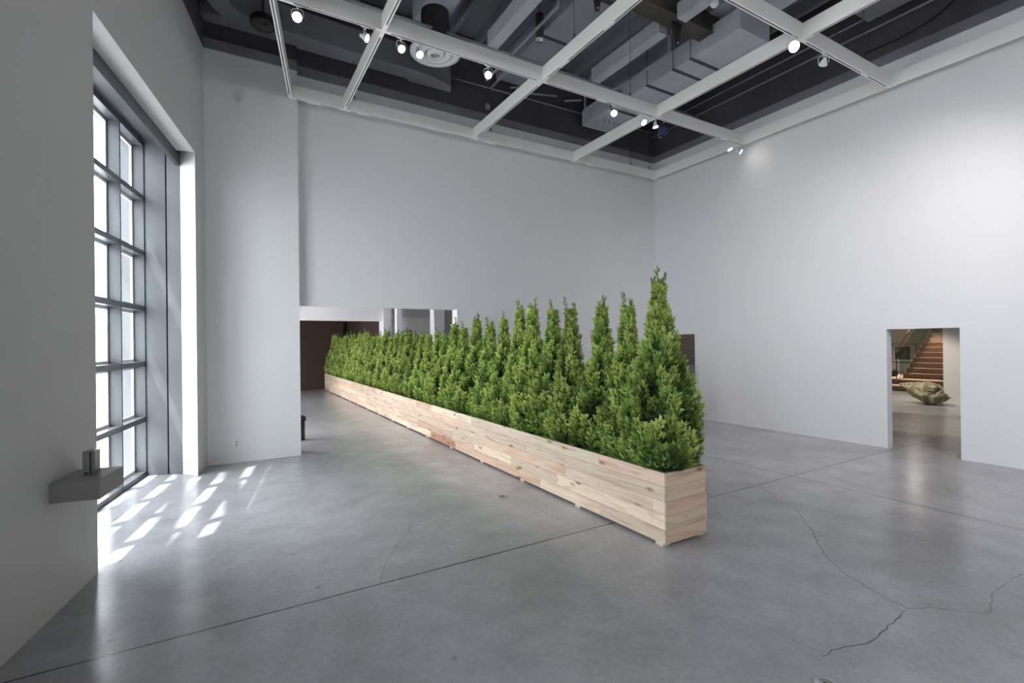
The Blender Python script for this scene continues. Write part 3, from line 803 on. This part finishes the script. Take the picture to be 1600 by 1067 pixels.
# ------------------------------------------------------------------ arborvitae
def tree_meshes(seed, H=1.85, Rb=0.30, pw=0.86, pk=.65, nplume=150, nspray=42, wispy=1.0):
    """foliage + core + trunk meshes; origin at soil"""
    rg = np.random.default_rng(seed)
    ph = rg.uniform(0, 6.28, 3)
    def radius(t, ang=0.0):  # t 0..1 height fraction
        r = Rb * np.power(np.clip(1 - t, 0, 1), pw + pk * t * t) * (0.92 + 0.30 * np.exp(-((t - .22) / .25) ** 2))
        r = r * np.where(t < .07, .62 + 5.4 * t, 1.0)
        return r * (1 + .07 * np.sin(3 * ang + ph[0] + 4 * t) + .05 * np.sin(2 * ang + ph[1] - 5 * t)) + .012
    V, T, C = [], [], []
    # spray template: rachis with side blades (x = up along spray, y = sideways)
    def template():
        pts, tri, tip = [], [], []
        nb = 5
        for k in range(nb):
            s = .10 + .78 * k / (nb - 1)
            ln = .42 * (1 - .55 * s)
            for sg in (-1, 1):
                b = len(pts)
                base = (s, 0)
                e = (s + ln * .80, sg * ln * .72)
                mx_, my_ = s + ln * .46, sg * ln * .30
                wv = .075
                pts += [base, (mx_ + wv * .5, my_ - sg * wv), e, (mx_ - wv * .5, my_ + sg * wv)]
                tri += [(b, b + 1, b + 2), (b, b + 2, b + 3)]
                tip += [.25 + .4 * s, .5 + .3 * s, 1.0, .5 + .3 * s]
        b = len(pts)
        pts += [(0, -.035), (0, .035), (1.05, 0)]; tri += [(b, b + 1, b + 2)]; tip += [0, 0, 1.0]
        return np.array(pts), np.array(tri), np.array(tip)
    tp, tt, tc_ = template()
    npt = len(tp)
    # plume layout (golden angle spiral)
    ks = np.arange(nplume)
    tf = np.power((ks + .5) / nplume, 1.18)
    tf = np.clip(tf + rg.normal(0, .012, nplume), .02, .89)
    ang = ks * 2.39996 + rg.normal(0, .35, nplume)
    P, D, Sd, Ln, Tp = [], [], [], [], []
    for t, a in zip(tf, ang):
        rr = float(radius(t, a))
        out = np.array([math.cos(a), math.sin(a), 0.])
        z = t * H
        plen = (.13 + .22 * (1 - t)) * rg.uniform(.8, 1.25)
        wid = .008 + .060 * (1 - t)
        swing = rg.normal(0, .25)
        axis = np.array([0, 0, 1.]) + out * (.16 + .10 * (1 - t)) + np.array([-out[1], out[0], 0]) * swing * .35
        axis /= np.linalg.norm(axis)
        base = out * rr * rg.uniform(.58, .86) + np.array([0, 0, z - plen * .45])
        n = int(nspray * (.45 + .75 * (1 - t)))
        s = rg.uniform(0, 1, n)
        bulge = np.sin(np.pi * np.clip(s * .85 + .12, 0, 1)) ** .7
        th = rg.uniform(0, 6.283, n); rad = np.sqrt(rg.uniform(0.15, 1, n)) * wid * bulge
        e1 = np.cross(axis, out); e1 /= np.linalg.norm(e1); e2 = np.cross(e1, axis)
        c = base + axis * (s * plen)[:, None] + e1 * (np.cos(th) * rad)[:, None] + e2 * (np.sin(th) * rad * .9)[:, None]
        dirv = axis * 1.0 + (e1 * np.cos(th)[:, None] + e2 * np.sin(th)[:, None]) * rg.uniform(.3, 1.0, n)[:, None] + out * .40 + rg.normal(0, .20, (n, 3))
        dirv /= np.linalg.norm(dirv, axis=1)[:, None]
        sd = np.cross(dirv, out + rg.normal(0, .55, (n, 3))); sd /= np.linalg.norm(sd, axis=1)[:, None]
        P.append(c); D.append(dirv); Sd.append(sd)
        Ln.append(rg.uniform(.024, .052, n) * (1.15 - .2 * t))
        # new growth brighter outside and at plume tips; inner gap shade put into colour
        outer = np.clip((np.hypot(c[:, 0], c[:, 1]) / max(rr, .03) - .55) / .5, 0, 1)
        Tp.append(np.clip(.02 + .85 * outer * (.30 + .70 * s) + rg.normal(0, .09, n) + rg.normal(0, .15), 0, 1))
    # leaders at the top
    nl = int(9 * wispy) + 8
    for k in range(nl):
        a = rg.uniform(0, 6.28); st = rg.uniform(.008, .035) * wispy
        z0 = H * rg.uniform(.68, .86) if k else H * .82; ln = H * rg.uniform(.08, .15) if k else H * .20
        b0 = np.array([math.cos(a) * st * .6, math.sin(a) * st * .6, z0])
        ax = np.array([math.cos(a) * .12, math.sin(a) * .12, 1.]); ax /= np.linalg.norm(ax)
        n = 52
        s = np.linspace(0, 1, n)
        c = b0 + ax * (s * ln)[:, None] + rg.normal(0, .013, (n, 3)) * (1.1 - s * .8)[:, None]
        dv = ax + rg.normal(0, .45, (n, 3)); dv /= np.linalg.norm(dv, axis=1)[:, None]
        sd = np.cross(dv, rg.normal(0, 1, (n, 3))); sd /= np.linalg.norm(sd, axis=1)[:, None]
        P.append(c); D.append(dv); Sd.append(sd); Ln.append(rg.uniform(.025, .05, n)); Tp.append(np.clip(.48 + rg.normal(0, .12, n), 0, 1))
    P = np.concatenate(P); D = np.concatenate(D); Sd = np.concatenate(Sd); Ln = np.concatenate(Ln); Tp = np.concatenate(Tp)
    P[:, 2] = np.maximum(P[:, 2], .015)
    ns = len(P)
    Nn = np.cross(D, Sd)
    x = tp[:, 0][None, :, None]; yv = tp[:, 1][None, :, None]
    cup = (np.abs(tp[:, 1]) * .35 + tp[:, 0] ** 2 * .18)[None, :, None]
    co = P[:, None, :] + (D[:, None, :] * x + Sd[:, None, :] * yv + Nn[:, None, :] * cup) * Ln[:, None, None]
    co = co.reshape(-1, 3)
    co[:, 2] = np.maximum(co[:, 2], .003)
    rad_ = np.hypot(co[:, 0], co[:, 1]); low = (co[:, 2] < .075) & (rad_ > .235)
    co[low, 0] *= .235 / rad_[low]; co[low, 1] *= .235 / rad_[low]
    tri = (tt[None] + (np.arange(ns) * npt)[:, None, None]).reshape(-1, 3)
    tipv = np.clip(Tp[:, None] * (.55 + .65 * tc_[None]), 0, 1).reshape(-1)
    me = bpy.data.meshes.new('foliage')
    me.vertices.add(len(co)); me.vertices.foreach_set('co', co.astype(np.float32).ravel())
    nt_ = len(tri)
    me.loops.add(nt_ * 3); me.loops.foreach_set('vertex_index', tri.astype(np.int32).ravel())
    me.polygons.add(nt_); me.polygons.foreach_set('loop_start', (np.arange(nt_) * 3).astype(np.int32))
    me.update(calc_edges=True); 
    ca = me.attributes.new('tip', 'FLOAT', 'POINT'); ca.data.foreach_set('value', tipv.astype(np.float32))
    me.materials.append(M_leaf); me.validate()
    # inner twig mass
    v, f = [], []
    nz, na = 22, 14
    for i in range(nz + 1):
        t = .03 + .82 * i / nz
        for k in range(na):
            a = 2 * math.pi * k / na
            r = float(radius(np.float64(t), a)) * .60 * (1 + .25 * noise.noise(Vector((a * 3, t * 14, seed))))
            v.append((math.cos(a) * r, math.sin(a) * r, t * H))
    for i in range(nz):
        for k in range(na): f.append((i * na + k, i * na + (k + 1) % na, (i + 1) * na + (k + 1) % na, (i + 1) * na + k))
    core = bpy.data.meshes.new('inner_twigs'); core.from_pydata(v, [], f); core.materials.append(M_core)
    tb = MB().tube((0, 0, -.05), (0, 0, H * .5), .022, 10, r1=.012)
    for k in range(5):
        a = k * 1.3 + seed
        tb.tube((0, 0, .04), (math.cos(a) * .09, math.sin(a) * .09, .30), .010, 6, r1=.006)
    to = tb.build('trunk', M_bark); tm = to.data; bpy.data.objects.remove(to)
    return me, core, tm

protos = [tree_meshes(11, Rb=.355, pw=.62, pk=1.25, nplume=280, nspray=125, wispy=1.9),
          tree_meshes(12, Rb=.262, nplume=200, nspray=110, wispy=.7),
          tree_meshes(13, Rb=.262, nplume=200, nspray=110, wispy=1.2),
          tree_meshes(14, Rb=.25, nplume=190, nspray=105, wispy=1.5),
          tree_meshes(15, Rb=.25, nplume=170, nspray=95, wispy=1.2),
          tree_meshes(16, Rb=.245, nplume=170, nspray=95, wispy=.8)]
ords = 'first second third fourth fifth sixth seventh eighth ninth tenth eleventh twelfth thirteenth fourteenth fifteenth sixteenth seventeenth eighteenth nineteenth twentieth'.split()
def ordinal(n):
    return ords[n - 1]
# (y, height above floor)
TY = [(3.43, 2.60), (3.86, 2.40), (4.30, 2.42), (4.86, 2.43), (5.29, 2.45), (5.74, 2.50), (6.09, 2.50), (6.62, 2.38), (7.10, 2.30), (7.55, 2.40), (8.06, 2.28), (8.55, 2.36)]
y = 8.98
rnt = random.Random(31)
while y < 21.15:
    TY.append((y, rnt.uniform(2.14, 2.36))); y += rnt.uniform(.42, .49)
looks = {0: 'tallest and broadest arborvitae with a spindly tip, at the near end of the planter',
         1: 'dense dark-topped arborvitae, second from the near end of the planter',
         2: 'pointed arborvitae with a forked tip, third from the near end of the planter',
         3: 'arborvitae with a thin see-through top, fourth from the near end of the planter'}
NT = len(TY)
for i, (ty, th) in enumerate(TY):
    fm, cm, tm = protos[i if i < 6 else rnt.choice((1, 2, 3, 4, 5))]
    if i in looks: lb = looks[i]
    elif i < NT - 19: lb = 'slender arborvitae, %s from the near end of the planter' % ordinal(i + 1)
    else: lb = 'distant slender arborvitae, %s from the far end of the planter' % ordinal(NT - i)
    root = empty('arborvitae_tree', lb, 'evergreen tree', (3.72 + (0.0 if i == 0 else rnt.uniform(-.02, .02)), ty, 0.625), 'arborvitae trees lined up in the long planter')
    rz = rnt.uniform(0, 6.28)
    s = (th - .625) / (1.85 * 1.02)
    wid = 1.0 if i < 4 else rnt.uniform(.92, 1.08)
    root.rotation_euler = (0, 0, rz); root.scale = (wid, wid, s)
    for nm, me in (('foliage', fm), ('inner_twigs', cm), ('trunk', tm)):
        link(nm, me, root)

# ------------------------------------------------------------------ vitrine beyond the planter
vt = empty('vitrine', 'narrow beige plinth with a clear acrylic case on top, half hidden behind the largest tree', 'display case', (8.95, 7.53, 0))
MB().box(-.22, .25, -.20, .20, 0, .73).build('plinth', M_clay, vt, .003)
ac = MB()
for x0, x1, y0, y1 in ((-.22, .25, -.20, -.194), (-.22, .25, .194, .20), (-.22, -.214, -.194, .194), (.244, .25, -.194, .194)):
    ac.box(x0, x1, y0, y1, .7305, 1.345)
ac.box(-.22, .25, -.20, .20, 1.3455, 1.352)
ac.build('clear_cover', M_acryl, vt)
MB().box(-.20, .23, -.18, .18, .7305, .745).build('display_base', M_white, vt)

# small black bin behind the pilaster
bn = empty('waste_bin', 'slim dark bin with a rounded black lid just behind the white pilaster', 'bin', (1.19, 10.45, 0))
MB().lathe([(0.0, 0), (.10, 0), (.105, .02), (.105, .40), (0, .40)], n=24).build('bin_body', M_char, bn)
MB().lathe([(.125, .385), (.13, .40), (.13, .43), (.115, .465), (.07, .49), (0, .50)], n=24).build('rounded_lid', M_black, bn)

# ------------------------------------------------------------------ second gallery through the wide opening
RZ = 3.0
w2 = MB().box(-1.2, 4.10, 15.0, 15.3, 2.60, RZ, 0).box(4.10, 4.34, 14.8, 15.3, 0, RZ, 0).box(4.34, 7.0, 15.0, 15.3, 0, RZ, 0).box(-1.2, 0.2, 15.0, 15.3, 0, 2.6, 0)
S(w2.build('wall_second', [M_wall]))
S(MB().box(-1.2, 7.0, 9.4, 15.0, RZ, RZ + .2).build('ceiling_second', M_wall))
ws = MB()
ws.box(-1.4, -1.2, 9.4, 10.5, 0, RZ).box(-1.4, -1.2, 13.4, 15.9, 0, RZ).box(-1.4, -1.2, 18.6, 22.2, 0, RZ).box(-1.4, -1.2, 10.9, 12.9, 0, .0 + .1).box(-1.4, -1.2, 10.9, 18.6, 2.7, RZ + .2)
S(ws.build('wall_second_left', M_wall))
S(MB().box(7.0, 7.2, 9.4, 22.2, 0, RZ).build('wall_second_right', M_room))
S(MB().box(4.15, 4.30, 13.6, 13.8, 0, RZ).build('column', M_wall))
S(MB().box(4.30, 5.55, 14.0, 14.15, 0, 2.66, 0).box(4.26, 5.55, 13.95, 14.1, 2.66, RZ, 1).build('wall_panel', [M_wall, M_room]))
S(MB().box(4.66, 4.95, 12.0, 12.3, 0, RZ).build('column', M_wall))
S(MB().box(4.9, 7.0, 12.3, 12.45, 0, RZ).build('wall_side_panel', M_room))
# third, dim brown room
S(MB().box(-1.2, 7.0, 21.9, 22.1, 0, RZ + .2).build('wall_brown', M_brown))
S(MB().box(-1.2, 7.0, 21.78, 21.9, 0, .55).build('baseboard_brown', M_brown))
S(MB().box(-1.2, 7.0, 15.3, 22.0, RZ + .1, RZ + .3).build('ceiling_third', M_dark))
S(MB().box(4.6, 4.7, 15.3, 21.8, 0, RZ + .1).build('wall_third_right', M_brown))
bl = empty('wall_speaker', 'slim black shape hung high on the brown wall above the far hedge', 'speaker', (4.3, 21.88, 2.2))
MB().box(-.05, .05, -.10, 0, 0, .62).build('speaker_body', M_black, bl, .01)
portal((-1.45, 11.95, 1.4), (1, 0, 0), 2.9, 2.6)
portal((-1.45, 17.25, 1.35), (1, 0, 0), 2.7, 2.7)

# ------------------------------------------------------------------ third gallery through the doorway
S(MB().box(9.97, 27.2, 12.5, 12.7, 0, 4.6).build('wall_hall_left', M_room))
S(MB().box(9.97, 27.2, -4.2, -4.0, 0, 4.6).build('wall_hall_right', M_room))
S(MB().box(27.0, 27.2, -4.0, 12.5, 0, 4.6).build('wall_hall_back', M_room))
S(MB().box(9.97, 27.2, -4.2, 12.7, 4.6, 4.8).build('ceiling_hall', M_room))
S(MB().box(17.8, 18.1, -4.0, 5.76, 0, 4.6, 0).build('wall_partition', [M_wall]))
M_taupe = paint('dim_taupe_wall', (0.20, 0.185, 0.175), 0.8, 0.03)
S(MB().box(11.6, 11.75, 6.2, 12.5, 0, 4.6).box(9.97, 11.75, 6.2, 6.35, 0, 4.6).build('wall_lobby_added', M_taupe))  # dark walls added to keep hall light out of the small doorway
# staircase
st = empty('staircase', 'oak staircase with a glass balustrade climbing away beyond the doorway', 'staircase', (21.0, 8.5, 0))
def stpart(mb, name, m, bevel=0): 
    o = mb.build(name, m, st, bevel); o.matrix_parent_inverse = Matrix.Translation(-st.location); return o
def woodbox(name, x0, x1, y0, y1, z0, z1, tn):
    sp = [(y0, y1, z0, z1, tn, random.Random(int(x0 * 100)).random())]
    v, f, uvs = [], [], []
    b = MB().box(x0, x1, y0, y1, z0, z1)
    me = bpy.data.meshes.new(name); me.from_pydata(b.v, [], b.f)
    ul = me.uv_layers.new(name='UVMap')
    for p in me.polygons:
        for li in p.loop_indices:
            c = me.vertices[me.loops[li].vertex_index].co
            ul.data[li].uv = (c.y + x0, c.z + c.x)
    ca = me.color_attributes.new('board', 'FLOAT_COLOR', 'CORNER'); ca.data.foreach_set('color', [*tn, 1.0] * len(me.loops))
    me.materials.append(M_stair)
    o = link(name, me, st); o.matrix_parent_inverse = Matrix.Translation(-st.location); return o
woodbox('step', 20.75, 27.0, 5.0, 12.4, 0, .17, (1.05, 1, 1))
woodbox('step', 21.64, 27.0, 5.0, 12.4, .17, .345, (1, 1, 1))
for k in range(13):
    x = 22.48 + .29 * k; z = .345 + .195 * k
    woodbox('step', x, min(x + .32, 27.0), 5.0, 8.5, z - (.0 if k == 0 else .05), z + .19, (1.0 - .01 * k, 1, 1))
gl_ = MB().poly([(22.3, 8.515, .36), (26.6, 8.515, 3.25), (26.6, 8.515, 4.2), (22.3, 8.515, 1.36), (22.3, 8.53, .36), (26.6, 8.53, 3.25), (26.6, 8.53, 4.2), (22.3, 8.53, 1.36)],
    [(0, 1, 2, 3), (7, 6, 5, 4), (0, 4, 5, 1), (1, 5, 6, 2), (2, 6, 7, 3), (3, 7, 4, 0)])
stpart(gl_, 'glass_balustrade', M_rail)
M_hand = paint('honey_handrail_wood', (0.62, 0.40, 0.24), 0.5, 0.1, 5)
stpart(MB().tube((22.15, 8.60, 1.36), (26.3, 8.60, 4.15), .035, 12), 'handrail', M_hand)
stpart(MB().tube((22.2, 8.60, .345), (22.2, 8.60, 1.38), .016, 8), 'handrail_post', M_char)
# framed print
fr = empty('framed_picture', 'framed dark photograph with a pale mat on the wall behind the stairs', 'picture', (26.99, 10.13, 1.2))
MB().box(-.03, 0, -.46, .46, -.43, .43).build('frame', M_char, fr)
MB().box(-.034, -.03, -.44, .44, -.41, .41).build('mat_board', M_room, fr)
MB().box(-.037, -.034, -.22, .36, -.30, .28).build('print', M_print, fr)
ot = empty('ottoman', 'black rounded ottoman on the platform at the foot of the stairs', 'seat', (23.3, 9.35, .345))
MB().lathe([(0, 0), (.30, 0), (.36, .06), (.36, .2), (.31, .29), (.18, .345), (0, .36)], n=28).build('cushion', M_black, ot)
# boulder
bm = bmesh.new(); bmesh.ops.create_icosphere(bm, subdivisions=5, radius=1.0)
for vv in bm.verts:
    c = vv.co.copy()
    t = c.y  # +y is the raised pointed end
    p = Vector((c.x * .42, c.y * .57, c.z * .31))
    taper = 1 - .62 * max(0, (t + .2) / 1.2)
    p.x *= taper; p.z *= taper
    n1 = noise.noise(c * 1.7 + Vector((3, 1, 7))); n2 = noise.noise(c * 4.5); n3 = abs(noise.noise(c * 2.6 + Vector((9, 0, 0))))
    p *= 1 + .20 * n1 + .10 * n2 - .22 * n3
    p.z += .20 * t * (1 if t > 0 else .55) + .01
    vv.co = p
zmin = min(v_.co.z for v_ in bm.verts)
for v_ in bm.verts: v_.co.z -= zmin
me = bpy.data.meshes.new('boulder'); bm.to_mesh(me); bm.free(); me.materials.append(M_rock)
for p in me.polygons: p.use_smooth = True
rk = link('boulder', me); rk.location = (17.2, 6.02, 0)
tag(rk, 'large mossy tan boulder lying on the concrete beyond the doorway', 'rock')
# lamps of that gallery
def ceiling_can(x, y, z, aim, power, label, size=R(60), stem=0):
    t = empty('ceiling_spotlight', label, 'ceiling light', (x, y, z), 'ceiling spotlights of the gallery beyond the doorway')
    MB().lathe([(.075, 0), (.075, -.16), (.068, -.16), (.06, -.12), (0, -.12)], n=20).build('lamp_housing', M_lampw, t)
    MB().lathe([(.06, -.15), (.055, -.18), (.035, -.205), (0, -.215)], n=20).build('bulb', M_bulbcan, t)
    if stem: MB().tube((0, 0, 0), (0, 0, stem), .012, 8).build('stem', M_lampw, t)
    light('spot_beam', 'SPOT', (0, 0, -.23), aim, t, energy=power, spot_size=size, spot_blend=.4, color=(1, .9, .75), shadow_soft_size=.05)
ceiling_can(15.3, 7.2, 4.58, (.42, -.28, -1.2), 430, 'ceiling spotlight aimed at the boulder')
ceiling_can(24.3, 8.8, 4.3, (-.45, -.1, -1), 800, 'ceiling spotlight on a short stem over the staircase', R(80), stem=.3)
ceiling_can(10.8, 9.4, 4.58, (.1, -.1, -1), 60, 'added ceiling spotlight brightening the small lobby behind the vitrine')  # unseen lamp added to lift the darkness behind the doorway
ceiling_can(22.5, 10.0, 4.58, (.5, .1, -.9), 200, 'ceiling spotlight washing the picture wall')
ceiling_can(12.6, 4.2, 4.58, (.15, .1, -1), 150, 'ceiling spotlight just inside the doorway', R(45))
